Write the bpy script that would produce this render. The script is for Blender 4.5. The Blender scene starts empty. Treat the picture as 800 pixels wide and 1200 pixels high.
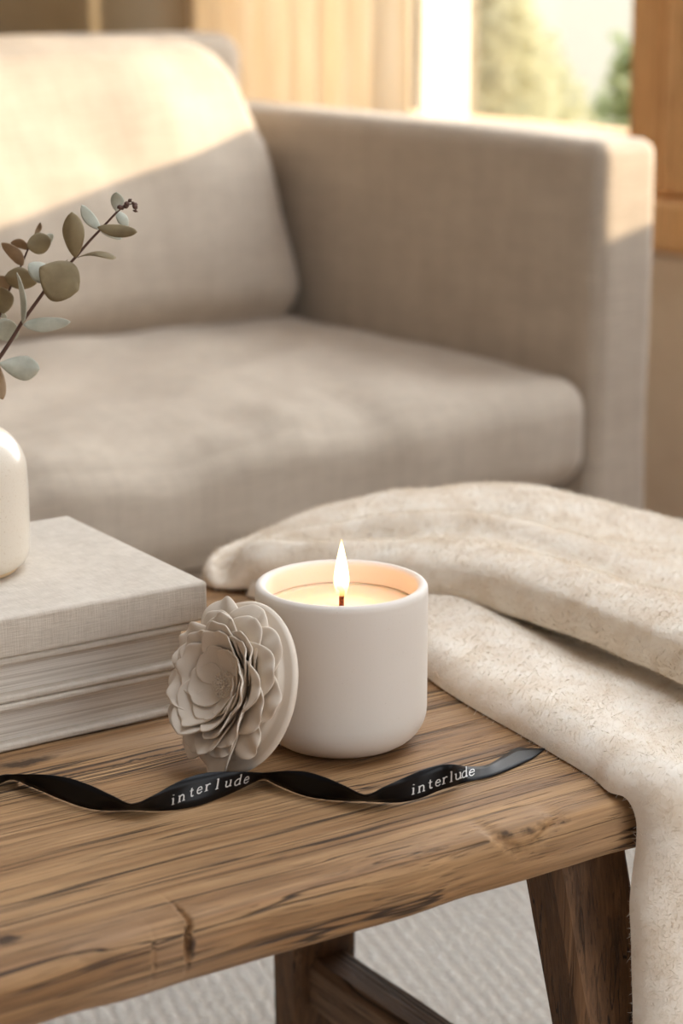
import bpy, bmesh, math, random
import numpy as np
from mathutils import Vector, Matrix, noise
R = math.radians
random.seed(7)
sc = bpy.context.scene
COL = sc.collection

# ------------------------------------------------------------------ camera
ZC = 0.8557; F = 2500.0; PITCH = R(14.8)
CS, SN = math.cos(PITCH), math.sin(PITCH)
def ray(px, py):
    a = (px-400)/F; b = (py-600)/F
    return Vector((a, CS-b*SN, -SN-b*CS))
def P(px, py, z):                       # photo point -> world point at height z
    d = ray(px, py); return Vector((0, 0, ZC)) + d*((z-ZC)/d.z)
def PD(px, py, D):                      # photo point -> world point at forward distance D
    d = ray(px, py); return Vector((0, 0, ZC)) + d*(D/d.y)
cam_d = bpy.data.cameras.new('camera'); cam = bpy.data.objects.new('camera', cam_d); COL.objects.link(cam)
cam.location = (0, 0, ZC); cam.rotation_euler = (math.pi/2-PITCH, 0, 0)
cam_d.sensor_fit = 'VERTICAL'; cam_d.sensor_height = 36; cam_d.lens = 36*F/1200
cam_d.dof.use_dof = True; cam_d.dof.focus_distance = 1.085; cam_d.dof.aperture_fstop = 7.5
cam_d.clip_start = 0.02
sc.camera = cam

# ------------------------------------------------------------------ materials
def srgb(r, g, b):
    f = lambda c: (c/255/12.92) if c/255 <= .04045 else ((c/255+.055)/1.055)**2.4
    return (f(r), f(g), f(b), 1)
class N:
    def __init__(s, name):
        s.m = bpy.data.materials.new(name); s.m.use_nodes = True
        s.t = s.m.node_tree; s.t.nodes.clear()
        s.out = s.t.nodes.new('ShaderNodeOutputMaterial')
    def n(s, typ, **kw):
        x = s.t.nodes.new(typ)
        for k, v in kw.items():
            if k.startswith('_'): setattr(x, k[1:], v)
            else:
                k2 = k.replace('__', ' ')
                x.inputs[k2].default_value = v
        return x
    def l(s, a, b): s.t.links.new(a, b)
    def coord(s, scale=(1, 1, 1), rot=(0, 0, 0)):
        c = s.n('ShaderNodeTexCoord'); m = s.n('ShaderNodeMapping'); m.inputs['Scale'].default_value = scale
        m.inputs['Rotation'].default_value = rot
        s.l(c.outputs['Object'], m.inputs['Vector']); return m.outputs[0]
    def noise(s, vec, sc_, det=4, rough=.55, dist=0):
        x = s.n('ShaderNodeTexNoise', Scale=sc_, Detail=det, Roughness=rough, Distortion=dist); s.l(vec, x.inputs['Vector']); return x.outputs['Fac']
    def ramp(s, fac, stops, interp='LINEAR'):
        r = s.n('ShaderNodeValToRGB'); cr = r.color_ramp; cr.interpolation = interp
        while len(cr.elements) < len(stops): cr.elements.new(.5)
        for e, (p, c) in zip(cr.elements, stops): e.position = p; e.color = c if len(c) == 4 else (*c, 1)
        s.l(fac, r.inputs[0]); return r.outputs[0]
    def mix(s, a, b, fac, mode='MIX'):
        x = s.n('ShaderNodeMix', _data_type='RGBA', _blend_type=mode)
        for sock, v in ((x.inputs[6], a), (x.inputs[7], b), (x.inputs[0], fac)):
            if isinstance(v, (tuple, float, int)): sock.default_value = v
            else: s.l(v, sock)
        return x.outputs[2]
    def math(s, op, a, b=0):
        x = s.n('ShaderNodeMath', _operation=op)
        for i, v in enumerate((a, b)):
            if isinstance(v, (float, int)): x.inputs[i].default_value = v
            else: s.l(v, x.inputs[i])
        return x.outputs[0]
    def bump(s, h, strength, dist, prev=None):
        b = s.n('ShaderNodeBump', Strength=strength, Distance=dist); s.l(h, b.inputs['Height'])
        if prev is not None: s.l(prev, b.inputs['Normal'])
        return b.outputs[0]
    def bsdf(s, color, rough=.7, bump=None, **kw):
        p = s.n('ShaderNodeBsdfPrincipled')
        if isinstance(color, tuple): p.inputs['Base Color'].default_value = color
        else: s.l(color, p.inputs['Base Color'])
        if isinstance(rough, float): p.inputs['Roughness'].default_value = rough
        else: s.l(rough, p.inputs['Roughness'])
        if bump is not None: s.l(bump, p.inputs['Normal'])
        for k, v in kw.items(): p.inputs[k.replace('__', ' ')].default_value = v
        s.l(p.outputs[0], s.out.inputs[0]); return p

def linen(name, base, dark, weave=900, wstr=.25, bd=.0006, slub=60):
    m = N(name)
    h1 = m.noise(m.coord((1, .06, .06)), weave, 2); h2 = m.noise(m.coord((.06, 1, 1)), weave, 2); h3 = m.noise(m.coord((.1, .1, 1)), weave, 2)
    hh = m.math('ADD', m.math('ADD', h1, h2), h3)
    sl = m.noise(m.coord((1, 1, .12)), slub, 3); sl2 = m.noise(m.coord((.15, .15, 1)), slub, 3)
    f = m.math('MULTIPLY', m.math('ADD', hh, m.math('ADD', sl, sl2)), .2)
    c = m.ramp(f, [(.40, dark), (.60, base)])
    m.bsdf(c, .9, m.bump(hh, wstr, bd), Sheen__Weight=.15, Sheen__Roughness=.5, Specular__IOR__Level=.2)
    return m.m
M_SOFA = linen('sofa_linen', srgb(202, 188, 170), srgb(181, 167, 150), weave=420, slub=55, wstr=.35, bd=.001)
M_BOOK = linen('book_cloth', srgb(212, 202, 188), srgb(192, 181, 166), weave=1400, slub=160, wstr=.5, bd=.0004)

def wood(name, axis, light, mid, dark, line, scale=1.0, crack=.62, gray=None, stain_crack_dark=()):
    m = N(name)
    def sc3(a, b): return tuple(a if i == axis else b for i in range(3))
    warp = m.n('ShaderNodeTexNoise', Scale=5.0*scale, Detail=2.0)
    c = m.n('ShaderNodeTexCoord'); m.l(c.outputs['Object'], warp.inputs['Vector'])
    ws = m.n('ShaderNodeVectorMath', _operation='SCALE'); ws.inputs['Scale'].default_value = .012
    m.l(warp.outputs['Color'], ws.inputs[0])
    add = m.n('ShaderNodeVectorMath', _operation='ADD'); m.l(c.outputs['Object'], add.inputs[0]); m.l(ws.outputs[0], add.inputs[1])
    n2 = m.n('ShaderNodeTexNoise', Scale=140.0, Detail=3.0); m.l(c.outputs['Object'], n2.inputs['Vector'])
    w2 = m.n('ShaderNodeVectorMath', _operation='SCALE'); w2.inputs['Scale'].default_value = .007; m.l(n2.outputs['Color'], w2.inputs[0])
    a2 = m.n('ShaderNodeVectorMath', _operation='ADD'); m.l(c.outputs['Object'], a2.inputs[0]); m.l(w2.outputs[0], a2.inputs[1])
    add2 = m.n('ShaderNodeVectorMath', _operation='SUBTRACT'); m.l(a2.outputs[0], add2.inputs[0]); add2.inputs[1].default_value = (.0035,)*3
    def mp(s_):
        q = m.n('ShaderNodeMapping'); q.inputs['Scale'].default_value = s_; m.l(add.outputs[0], q.inputs['Vector']); return q.outputs[0]
    big = m.noise(mp(sc3(1.2, 9)), 1.6*scale, 3)
    grain = m.noise(mp(sc3(1.3, 38)), 3.2*scale, 5, .6)
    fine = m.noise(mp(sc3(2.5, 120)), 5*scale, 3, .6)
    lines = m.noise(mp(sc3(.5, 52)), 2.6*scale, 2, .45)
    col = m.ramp(m.math('ADD', m.math('MULTIPLY', grain, .6), m.math('MULTIPLY', big, .4)), [(.34, dark), (.48, mid), (.62, light)])
    col = m.mix(col, m.ramp(fine, [(.3, (.55, .55, .55)), (.7, (1.18, 1.18, 1.18))]), .75, 'MULTIPLY')
    if gray: col = m.mix(col, gray, m.ramp(m.noise(mp(sc3(2, 8)), 2.4, 3), [(.55, (0, 0, 0)), (.72, (.8, .8, .8))]))
    ct = m.math('ABSOLUTE', m.math('SUBTRACT', lines, .5))
    msk = m.ramp(m.noise(mp(sc3(1.1, 14)), 2.2*scale, 3), [(crack-.22, (0, 0, 0)), (crack-.12, (1, 1, 1))])
    lm = m.math('MULTIPLY', m.ramp(ct, [(.006, (1, 1, 1)), (.020, (0, 0, 0))]), msk)
    pores = m.ramp(m.noise(mp(sc3(5, 150)), 6*scale, 2), [(.60, (0, 0, 0)), (.70, (1, 1, 1))])
    col = m.mix(col, line, m.math('MULTIPLY', lm, .88)); col = m.mix(col, line, m.math('MULTIPLY', pores, .5))
    for (cx_, cy_, cz_, rx_, ry_, rz_) in stain_crack_dark:      # knots, checks and old stains in the wood itself
        q = m.n('ShaderNodeMapping', _vector_type='TEXTURE'); q.inputs['Location'].default_value = (cx_, cy_, cz_); q.inputs['Scale'].default_value = (rx_, ry_, rz_)
        m.l(add2.outputs[0], q.inputs['Vector']); ln = m.n('ShaderNodeVectorMath', _operation='LENGTH'); m.l(q.outputs[0], ln.inputs[0])
        col = m.mix(col, line, m.math('MULTIPLY', m.ramp(ln.outputs['Value'], [(.45, (1, 1, 1)), (1, (0, 0, 0))]), .85))
    h = m.math('SUBTRACT', m.math('ADD', m.math('MULTIPLY', grain, .5), m.math('MULTIPLY', fine, .3)), m.math('ADD', m.math('MULTIPLY', lm, .8), m.math('MULTIPLY', pores, .35)))
    ro = m.ramp(grain, [(.3, (.55, .55, .55)), (.7, (.72, .72, .72))])
    m.bsdf(col, ro, m.bump(h, .8, .0016), Specular__IOR__Level=.35)
    return m.m
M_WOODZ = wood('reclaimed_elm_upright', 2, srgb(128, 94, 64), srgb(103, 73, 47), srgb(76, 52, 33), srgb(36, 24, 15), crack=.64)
M_WOODY = wood('reclaimed_elm_cross', 1, srgb(150, 122, 98), srgb(118, 90, 66), srgb(86, 62, 42), srgb(40, 28, 18))
M_FRAME = wood('oak_window_frame', 2, srgb(238, 192, 138), srgb(228, 180, 124), srgb(212, 160, 104), srgb(176, 122, 74), crack=.7)

def ceramic(name, col, dark, speck=.72, rough=.6, coat=0., bs=.08):
    m = N(name)
    v = m.coord()
    c = m.mix(col, dark, m.math('MULTIPLY', m.ramp(m.noise(v, 900, 2), [(speck-.04, (0, 0, 0)), (speck, (1, 1, 1))]), .35))
    c = m.mix(c, dark, m.math('MULTIPLY', m.noise(v, 18, 3), .22))
    m.bsdf(c, rough, m.bump(m.noise(v, 420, 3), bs, .0006), Specular__IOR__Level=.35, Coat__Weight=coat, Coat__Roughness=.04)
    return m.m
M_JAR = ceramic('matte_ceramic', srgb(232, 224, 214), srgb(196, 184, 170), speck=.74)
M_PLASTER = ceramic('bisque_plaster', srgb(226, 214, 198), srgb(198, 182, 164), speck=.8, rough=.75)
M_VASE = ceramic('glazed_stoneware', srgb(230, 221, 206), srgb(190, 168, 136), speck=.66, rough=.35, coat=.5)
m = N('raw_clay'); m.bsdf(srgb(212, 186, 148), .85); M_CLAY = m.m

m = N('cream_wax'); m.bsdf(srgb(248, 212, 178), .4, None, Subsurface__Weight=.6, Subsurface__Scale=.01)
m.t.nodes['Principled BSDF'].inputs['Subsurface Radius'].default_value = (1, .5, .25); M_WAX = m.m
m = N('charred_wick'); m.bsdf(m.ramp(m.noise(m.coord(), 800, 2), [(.4, srgb(50, 24, 12)), (.6, srgb(120, 62, 30))]), .9); M_WICK = m.m
m = N('candle_flame')
g = m.n('ShaderNodeTexCoord'); s_ = m.n('ShaderNodeSeparateXYZ'); m.l(g.outputs['Generated'], s_.inputs[0])
e = m.n('ShaderNodeEmission', Strength=5.5)
m.l(m.ramp(s_.outputs[2], [(0, (.9, .36, .10)), (.22, (1, .62, .26)), (.5, (1, .86, .55)), (.82, (1, .80, .42)), (1, (1, .52, .16))]), e.inputs[0])
tr = m.n('ShaderNodeBsdfTransparent'); mx = m.n('ShaderNodeMixShader')
m.l(m.ramp(s_.outputs[2], [(0, (.25, .25, .25)), (.35, (.95, .95, .95)), (.8, (1, 1, 1)), (1, (.6, .6, .6))]), mx.inputs[0])
m.l(tr.outputs[0], mx.inputs[1]); m.l(e.outputs[0], mx.inputs[2]); m.l(mx.outputs[0], m.out.inputs[0]); M_FLAME = m.m

m = N('black_satin')
c_ = m.noise(m.coord(), 2600, 2)
m.bsdf(srgb(14, 14, 16), .38, m.bump(c_, .15, .0003), Specular__IOR__Level=.2, Anisotropic=.3); M_SATIN = m.m
m = N('silver_print'); m.bsdf(srgb(214, 212, 208), .5); M_PRINT = m.m

def wool(name, hair):
    m = N(name)
    v = m.coord()
    c = m.ramp(m.noise(v, 45, 5, .6), [(.3, srgb(232, 217, 196)), (.5, srgb(243, 232, 216)), (.75, srgb(249, 242, 230))])
    if hair:
        d = m.n('ShaderNodeBsdfDiffuse'); t = m.n('ShaderNodeBsdfTranslucent'); x = m.n('ShaderNodeMixShader'); x.inputs[0].default_value = .42
        m.l(c, d.inputs[0]); m.l(c, t.inputs[0]); m.l(d.outputs[0], x.inputs[1]); m.l(t.outputs[0], x.inputs[2]); m.l(x.outputs[0], m.out.inputs[0])
    else:
        h = m.math('ADD', m.noise(v, 160, 5, .7), m.math('MULTIPLY', m.noise(v, 900, 3), .4))
        m.bsdf(c, .95, m.bump(h, .25, .002), Sheen__Weight=.3, Sheen__Roughness=.6, Specular__IOR__Level=.1)
    return m.m
M_WOOL, M_FUZZ = wool('boiled_wool', 0), wool('wool_fibre', 1)

m = N('page_block')
v = m.coord((.006, .006, 1)); pg = m.noise(v, 1100, 3)
m.bsdf(m.ramp(pg, [(.35, srgb(190, 179, 165)), (.6, srgb(226, 218, 207))]), .85, m.bump(pg, .5, .0005)); M_PAGE = m.m

def leafmat(name, a, b, tr=.3):
    m = N(name); v = m.coord()
    c = m.ramp(m.noise(v, 90, 4), [(.35, a), (.65, b)])
    d = m.n('ShaderNodeBsdfPrincipled', Roughness=.6); t = m.n('ShaderNodeBsdfTranslucent'); x = m.n('ShaderNodeMixShader'); x.inputs[0].default_value = tr
    m.l(c, d.inputs[0]); m.l(c, t.inputs[0]); m.l(d.outputs[0], x.inputs[1]); m.l(t.outputs[0], x.inputs[2]); m.l(x.outputs[0], m.out.inputs[0])
    return m.m
M_LEAF = leafmat('eucalyptus_leaf', srgb(146, 130, 98), srgb(166, 150, 114))
M_LEAFP = leafmat('eucalyptus_leaf_pale', srgb(186, 188, 172), srgb(212, 212, 198))
M_LEAFB = leafmat('eucalyptus_leaf_brown', srgb(158, 132, 100), srgb(182, 156, 124))
M_SHRUB = leafmat('garden_leaf', srgb(186, 184, 146), srgb(206, 200, 168), .6)
m = N('twig_bark'); m.bsdf(srgb(92, 66, 56), .75); M_TWIG = m.m

def plain(name, a, b, sc_=20, rough=.85, bs=.1, bd=.002):
    m = N(name); v = m.coord(); h = m.noise(v, sc_, 4)
    m.bsdf(m.ramp(h, [(.35, a), (.65, b)]), rough, m.bump(m.noise(v, sc_*12, 3), bs, bd)); return m.m
M_WALLB = plain('olive_plaster', srgb(138, 124, 100), srgb(146, 132, 108))
M_WALL = plain('cream_plaster', srgb(222, 206, 184), srgb(228, 213, 192))
M_CEIL = plain('white_plaster', srgb(235, 230, 222), srgb(240, 236, 228))
M_FLOOR = wood('oak_floor', 0, srgb(170, 130, 92), srgb(150, 112, 76), srgb(124, 90, 60), srgb(60, 42, 28), crack=.68)
M_LAWN = plain('dry_lawn', srgb(122, 116, 94), srgb(142, 132, 108), 3)
M_POST = plain('painted_post', srgb(128, 112, 88), srgb(142, 126, 100))
M_BARK = plain('brown_bark', srgb(110, 80, 50), srgb(130, 98, 64), 30)
m = N('curtain_linen')
v = m.coord((1, 1, .1)); c_ = m.ramp(m.noise(v, 60, 3), [(.35, srgb(244, 234, 216)), (.65, srgb(250, 243, 230))])
d = m.n('ShaderNodeBsdfDiffuse'); t = m.n('ShaderNodeBsdfTranslucent'); x = m.n('ShaderNodeMixShader'); x.inputs[0].default_value = .45
m.l(c_, d.inputs[0]); m.l(c_, t.inputs[0]); m.l(d.outputs[0], x.inputs[1]); m.l(t.outputs[0], x.inputs[2]); m.l(x.outputs[0], m.out.inputs[0]); M_CURT = m.m
m = N('sheer_voile')
d = m.n('ShaderNodeBsdfTranslucent'); d.inputs[0].default_value = srgb(252, 246, 234); t = m.n('ShaderNodeBsdfTransparent'); x = m.n('ShaderNodeMixShader'); x.inputs[0].default_value = .45
m.l(d.outputs[0], x.inputs[1]); m.l(t.outputs[0], x.inputs[2]); m.l(x.outputs[0], m.out.inputs[0]); M_SHEER = m.m
m = N('window_glass')
t = m.n('ShaderNodeBsdfTransparent'); gl = m.n('ShaderNodeBsdfGlossy', Roughness=.02); x = m.n('ShaderNodeMixShader'); x.inputs[0].default_value = .05
m.l(t.outputs[0], x.inputs[1]); m.l(gl.outputs[0], x.inputs[2]); m.l(x.outputs[0], m.out.inputs[0]); M_GLASS = m.m
# woven rug: looped rows
m = N('looped_wool_rug')
v = m.coord((1, 1, 1), (0, 0, R(20)))
w1 = m.n('ShaderNodeTexWave', _wave_type='BANDS', _bands_direction='X', Scale=24.0, Distortion=4.0, Detail=3.0); w1.inputs['Detail Scale'].default_value = 6
w2 = m.n('ShaderNodeTexWave', _wave_type='BANDS', _bands_direction='Y', Scale=28.0, Distortion=5.0, Detail=3.0); w2.inputs['Detail Scale'].default_value = 6
m.l(v, w1.inputs['Vector']); m.l(v, w2.inputs['Vector'])
h = m.math('ADD', m.math('MULTIPLY', w1.outputs['Fac'], w2.outputs['Fac']), m.math('MULTIPLY', m.noise(v, 150, 4), .4))
c_ = m.ramp(h, [(.15, srgb(206, 196, 182)), (.6, srgb(238, 231, 220)), (1, srgb(242, 236, 226))])
m.bsdf(c_, .95, m.bump(h, .8, .008), Specular__IOR__Level=.1); M_RUG = m.m

# ------------------------------------------------------------------ object helpers
def mesh_obj(name, verts, faces, mat, parent=None, smooth=True, loc=None, rotz=0):
    me = bpy.data.meshes.new(name); me.from_pydata([tuple(v) for v in verts], [], faces); me.update()
    bm = bmesh.new(); bm.from_mesh(me); bmesh.ops.remove_doubles(bm, verts=bm.verts, dist=1e-6)
    bmesh.ops.recalc_face_normals(bm, faces=bm.faces); bm.to_mesh(me); bm.free()
    if smooth: me.polygons.foreach_set('use_smooth', [True]*len(me.polygons))
    me.materials.append(mat)
    o = bpy.data.objects.new(name, me); COL.objects.link(o)
    if parent is not None: o.parent = parent
    if loc is not None: o.location = loc
    o.rotation_euler[2] = rotz
    return o
def empty(name, label, cat, loc=(0, 0, 0), rotz=0, group=None):
    o = bpy.data.objects.new(name, None); COL.objects.link(o); o.location = loc; o.rotation_euler[2] = rotz
    o.empty_display_size = .05
    o['label'] = label; o['category'] = cat
    if group: o['group'] = group
    return o
def tag(o, label, cat, group=None):
    o['label'] = label; o['category'] = cat
    if group: o['group'] = group
    return o
def struct(o): o['kind'] = 'structure'; return o
def mod_subsurf(o, l=2):
    s = o.modifiers.new('sub', 'SUBSURF'); s.levels = l; s.render_levels = l
def mod_solid(o, t, off=0):
    s = o.modifiers.new('solid', 'SOLIDIFY'); s.thickness = t; s.offset = off
def grid_faces(nr, nc, wrap=False):
    f = []
    for i in range(nr-1):
        for j in range(nc if wrap else nc-1):
            k = (j+1) % nc
            f.append((i*nc+j, i*nc+k, (i+1)*nc+k, (i+1)*nc+j))
    return f
def boxes(name, bl, mat, parent=None, bevel=.0, **kw):
    vs, fs = [], []
    for (x0, x1, y0, y1, z0, z1) in bl:
        b = len(vs)
        vs += [(x, y, z) for z in (z0, z1) for (x, y) in ((x0, y0), (x1, y0), (x1, y1), (x0, y1))]
        fs += [tuple(b+i for i in q) for q in ((0, 3, 2, 1), (4, 5, 6, 7), (0, 1, 5, 4), (1, 2, 6, 5), (2, 3, 7, 6), (3, 0, 4, 7))]
    o = mesh_obj(name, vs, fs, mat, parent, smooth=False, **kw)
    if bevel:
        m_ = o.modifiers.new('bevel', 'BEVEL'); m_.width = bevel; m_.segments = 3
    return o
def lathe(name, prof, mat, parent, n=96, loc=None, M=None):
    vs = []
    for r, z in prof:
        for j in range(n):
            a = 2*math.pi*j/n; vs.append(Vector((r*math.cos(a), r*math.sin(a), z)))
    if M is not None: vs = [M @ v for v in vs]
    return mesh_obj(name, vs, grid_faces(len(prof), n, True), mat, parent, loc=loc)
def tube(name, pts, radii, mat, parent=None, n=10):
    vs = []; pts = [Vector(p) for p in pts]
    for i, p in enumerate(pts):
        t = (pts[min(i+1, len(pts)-1)]-pts[max(i-1, 0)]).normalized()
        a = t.cross(Vector((0, 1, 0.01))).normalized(); b = t.cross(a)
        for j in range(n):
            an = 2*math.pi*j/n; vs.append(p+(a*math.cos(an)+b*math.sin(an))*radii[i])
    fs = grid_faces(len(pts), n, True)+[tuple(range(n)), tuple(range((len(pts)-1)*n, len(pts)*n))]
    return mesh_obj(name, vs, fs, mat, parent)
def rounded_box(name, hx, hy, hz, r, mat, parent, crown=(0, 0, 0), step=.02, fn=None, **kw):
    """soft box: rounded edges, crowned faces, optional displacement"""
    bm = bmesh.new(); H = (hx, hy, hz); idx = {}
    nn = [max(2, int(math.ceil(2*h/step))) for h in H]
    def ax(i): 
        # denser samples near the edges
        k = nn[i]; h = H[i]; s = set([-h+2*h*j/k for j in range(k+1)])
        for a in (0.1, .3, .55, .8, 1.0):
            s.add(-h+r*a); s.add(h-r*a)
        return sorted(s)
    A = [ax(i) for i in range(3)]
    def vert(p):
        key = tuple(round(c, 6) for c in p)
        if key in idx: return idx[key]
        q = [max(-(H[i]-r), min(H[i]-r, p[i])) for i in range(3)]
        d = Vector([p[i]-q[i] for i in range(3)])
        n = d.normalized() if d.length > 1e-9 else Vector((0, 0, 0))
        w = Vector(q)+n*r
        for i in range(3):
            if crown[i]:
                f = 1
                for k2 in range(3):
                    if k2 != i: f *= max(0, 1-abs(p[k2]/H[k2])**2.4)
                w[i] += math.copysign(crown[i], p[i])*f*min(1, abs(p[i])/H[i])
        if fn: w = fn(w, n)
        v = bm.verts.new(w); idx[key] = v; return v
    for i in range(3):
        j, k = (i+1) % 3, (i+2) % 3
        for sgn in (-1, 1):
            for a in range(len(A[j])-1):
                for b in range(len(A[k])-1):
                    c = []
                    for (da, db) in ((0, 0), (1, 0), (1, 1), (0, 1)):
                        p = [0, 0, 0]; p[i] = sgn*H[i]; p[j] = A[j][a+da]; p[k] = A[k][b+db]; c.append(vert(p))
                    if len(set(c)) == 4:
                        try: bm.faces.new(c)
                        except ValueError: pass
    bmesh.ops.recalc_face_normals(bm, faces=bm.faces)
    me = bpy.data.meshes.new(name); bm.to_mesh(me); bm.free()
    me.polygons.foreach_set('use_smooth', [True]*len(me.polygons)); me.materials.append(mat)
    o = bpy.data.objects.new(name, me); COL.objects.link(o); o.parent = parent
    for kk, vv in kw.items(): setattr(o, kk, vv)
    return o
def nz(x, y, z, s=1): return noise.noise(Vector((x*s, y*s, z*s)))

# ------------------------------------------------------------------ room shell
# house frame: U = (sin51, cos51) runs along the sofa front, V = depth; rotation makes local x = U, local y = V
HA = R(90-51)
def house(u, v, z=0): return Vector((u*math.cos(HA)-v*math.sin(HA), u*math.sin(HA)+v*math.cos(HA), z))
K = dict(loc=(0, 0, 0), rotz=HA)
struct(boxes('floor', [(-3.2, 2.3, -1.8, 3.15, -.12, -.02)], M_FLOOR, **K))
struct(boxes('ceiling', [(-3.2, .5, -1.8, 3.15, 2.5, 2.6), (1.9, 2.3, -1.8, 3.15, 2.5, 2.6), (.5, 1.9, -1.8, -.1, 2.5, 2.6), (.5, 1.9, 1.35, 3.15, 2.5, 2.6)], M_CEIL, **K))   # unseen opening cut in to add light from above
struct(boxes('wall_back', [(-3.2, 2.3, 2.95, 3.15, -.02, 2.5)], M_WALLB, **K))
W0, W1 = 2.1, 2.3
W1B, W2B, WT = .575, .66, 2.15
struct(boxes('wall_right', [
    (W0, W1, -1.8, 1.0, -.02, 2.5), (W0, W1, 1.0, 1.87, -.02, W2B-.05), (W0, W1, 1.87, 1.99, -.02, .47), (W0, W1, 1.99, 2.86, -.02, .47),
    (W0, W1, 2.86, 2.95, -.02, 2.5), (W0, W1, 1.0, 2.86, WT, 2.5)], M_WALL, **K))
# windows: oak frames and sills
win1 = struct(boxes('window_1', [(W0-.0, W0+.09, 1.93, 1.99, W1B-.03, WT), (W0, W0+.09, 2.81, 2.86, W1B-.03, WT), (W0, W0+.09, 1.99, 2.81, W1B-.03, .615), (W0, W0+.09, 1.99, 2.81, WT-.05, WT)], M_FRAME, bevel=.004, **K))
boxes('pane', [(W0+.045, W0+.05, 1.985, 2.815, .61, WT-.045)], M_GLASS, win1)
win2 = struct(boxes('window_2', [(W0, W0+.09, 1.0, 1.05, W2B-.06, WT), (W0-.02, W0+.07, 1.85, 1.912, W1B-.03, WT), (W0, W0+.09, 1.05, 1.85, W2B-.06, W2B), (W0, W0+.09, 1.05, 1.85, WT-.05, WT)], M_FRAME, bevel=.004, **K))
boxes('pane', [(W0+.045, W0+.05, 1.045, 1.855, W2B-.01, WT-.045)], M_GLASS, win2)
struct(boxes('trim_1', [(W0+.03, W0+.08, 1.90, 1.94, W1B-.03, WT)], M_FRAME, **K))          # post between the sashes
struct(boxes('trim_2', [(W0-.05, W1-.02, .96, 2.90, .475, .541), (W0-.02, W1-.05, .98, 2.88, .541, .56)], M_FRAME, bevel=.008, **K))  # sill
struct(boxes('baseboard_right', [(W0-.015, W0, -1.8, 2.95, 0, .09)], M_CEIL, bevel=.003, **K))

# ------------------------------------------------------------------ garden
struct(boxes('ground', [(2.32, 60, -40, 60, -.5, -.35)], M_LAWN, **K))
post = tag(boxes('porch_post', [(3.9, 4.06, 4.42, 4.56, -.35, 2.4), (3.86, 4.10, 4.38, 4.60, -.35, -.2)], M_POST, bevel=.01, **K), 'pale blurred post outside, beside the sheer curtain edge', 'post')
def shrub(name, u, v, rad, h, n, mat, label, group=None, z0=-.35):
    t = empty(name, label, 'shrub', house(u, v, z0), 0, group)
    rnd = random.Random(int(u*100+v*10))
    vs, fs = [], []
    for i in range(n):
        a = rnd.random()*6.28; rr = rad*math.sqrt(rnd.random()); zz = .12+h*rnd.random()
        k = math.sqrt(max(.1, 1-((zz-.5*h)/(.62*h))**2))
        c = Vector((rr*k*math.cos(a), rr*k*math.sin(a), zz))
        d = Vector((rnd.uniform(-1, 1), rnd.uniform(-1, 1), rnd.uniform(-.6, 1))).normalized(); s = d.orthogonal().normalized()
        L = rnd.uniform(.05, .09); W = L*.35; b = len(vs)
        up = d.cross(s)*L*.15
        vs += [c, c+d*L*.5+s*W+up, c+d*L, c+d*L*.5-s*W+up]; fs += [(b, b+1, b+2), (b, b+2, b+3)]
    mesh_obj('foliage', vs, fs, mat, t, smooth=False)
    pts = [(0, 0, 0), (.01, .0, h*.3), (-.01, .01, h*.7)]
    tube('stem', pts, [.02, .015, .006], M_BARK, t)
    return t
shrub('garden_shrub', 6.2, 6.62, .26, .95, 1500, M_SHRUB, 'yellow-green blurred shrub outside, left of the window view')
shrub('garden_shrub', 7.3, 7.6, .36, .62, 1100, M_SHRUB, 'low pale green shrub outside, lower middle of window')
M_SHRUB2 = leafmat('garden_leaf_green', srgb(164, 176, 130), srgb(186, 192, 148), .6)
shrub('garden_shrub', 4.9, 4.60, .16, .80, 800, M_SHRUB2, 'small green shrub outside, right beside the oak frame')
tk = empty('tree_trunk', 'slim brown tree trunk outside next to the pale post', 'tree', house(5.1, 5.68, -.35))
tube('trunk', [(0, 0, 0), (.01, 0, 1), (-.01, .01, 2.2), (0.02, 0, 3.2)], [.05, .045, .04, .03], M_BARK, tk)
# ------------------------------------------------------------------ curtains
def curtain(name, v0, v1, u0, amp, waves, mat, label, ph=0):
    vs = []; nc = 160; nr = 24
    for i in range(nr):
        z = .03+(2.32-.03)*i/(nr-1)
        for j in range(nc):
            s = j/(nc-1)
            a = amp*(.8+.3*nz(s*7, 0, 1))*(1+.15*math.sin(z*2+s*5))
            u = u0+1.0*a*math.sin(s*waves*6.283+ph+.35*nz(s*3, z*.7, 3))+.006*nz(s*20, z*2, 7)
            vs.append((u, v0+(v1-v0)*s+.004*math.sin(s*waves*12.5+1), z))
    o = mesh_obj(name, vs, grid_faces(nr, nc), mat, None, **K); mod_solid(o, .0015)
    return tag(o, label, 'curtain')
curtain('linen_curtain', 2.325, 2.86, 2.0, .028, 8.5, M_CURT, 'warm beige linen curtain hanging behind the sofa arm')
curtain('sheer_curtain', 2.265, 2.36, 2.055, .012, 4.5, M_SHEER, 'bright white sheer curtain edge beside the window view')
rod = tube('curtain_rod', [house(2.0, 1.0, 2.34), house(2.0, 2.93, 2.34)], [.012, .012], M_FRAME)
tag(rod, 'wooden curtain rod above the window', 'curtain rod')

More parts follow.
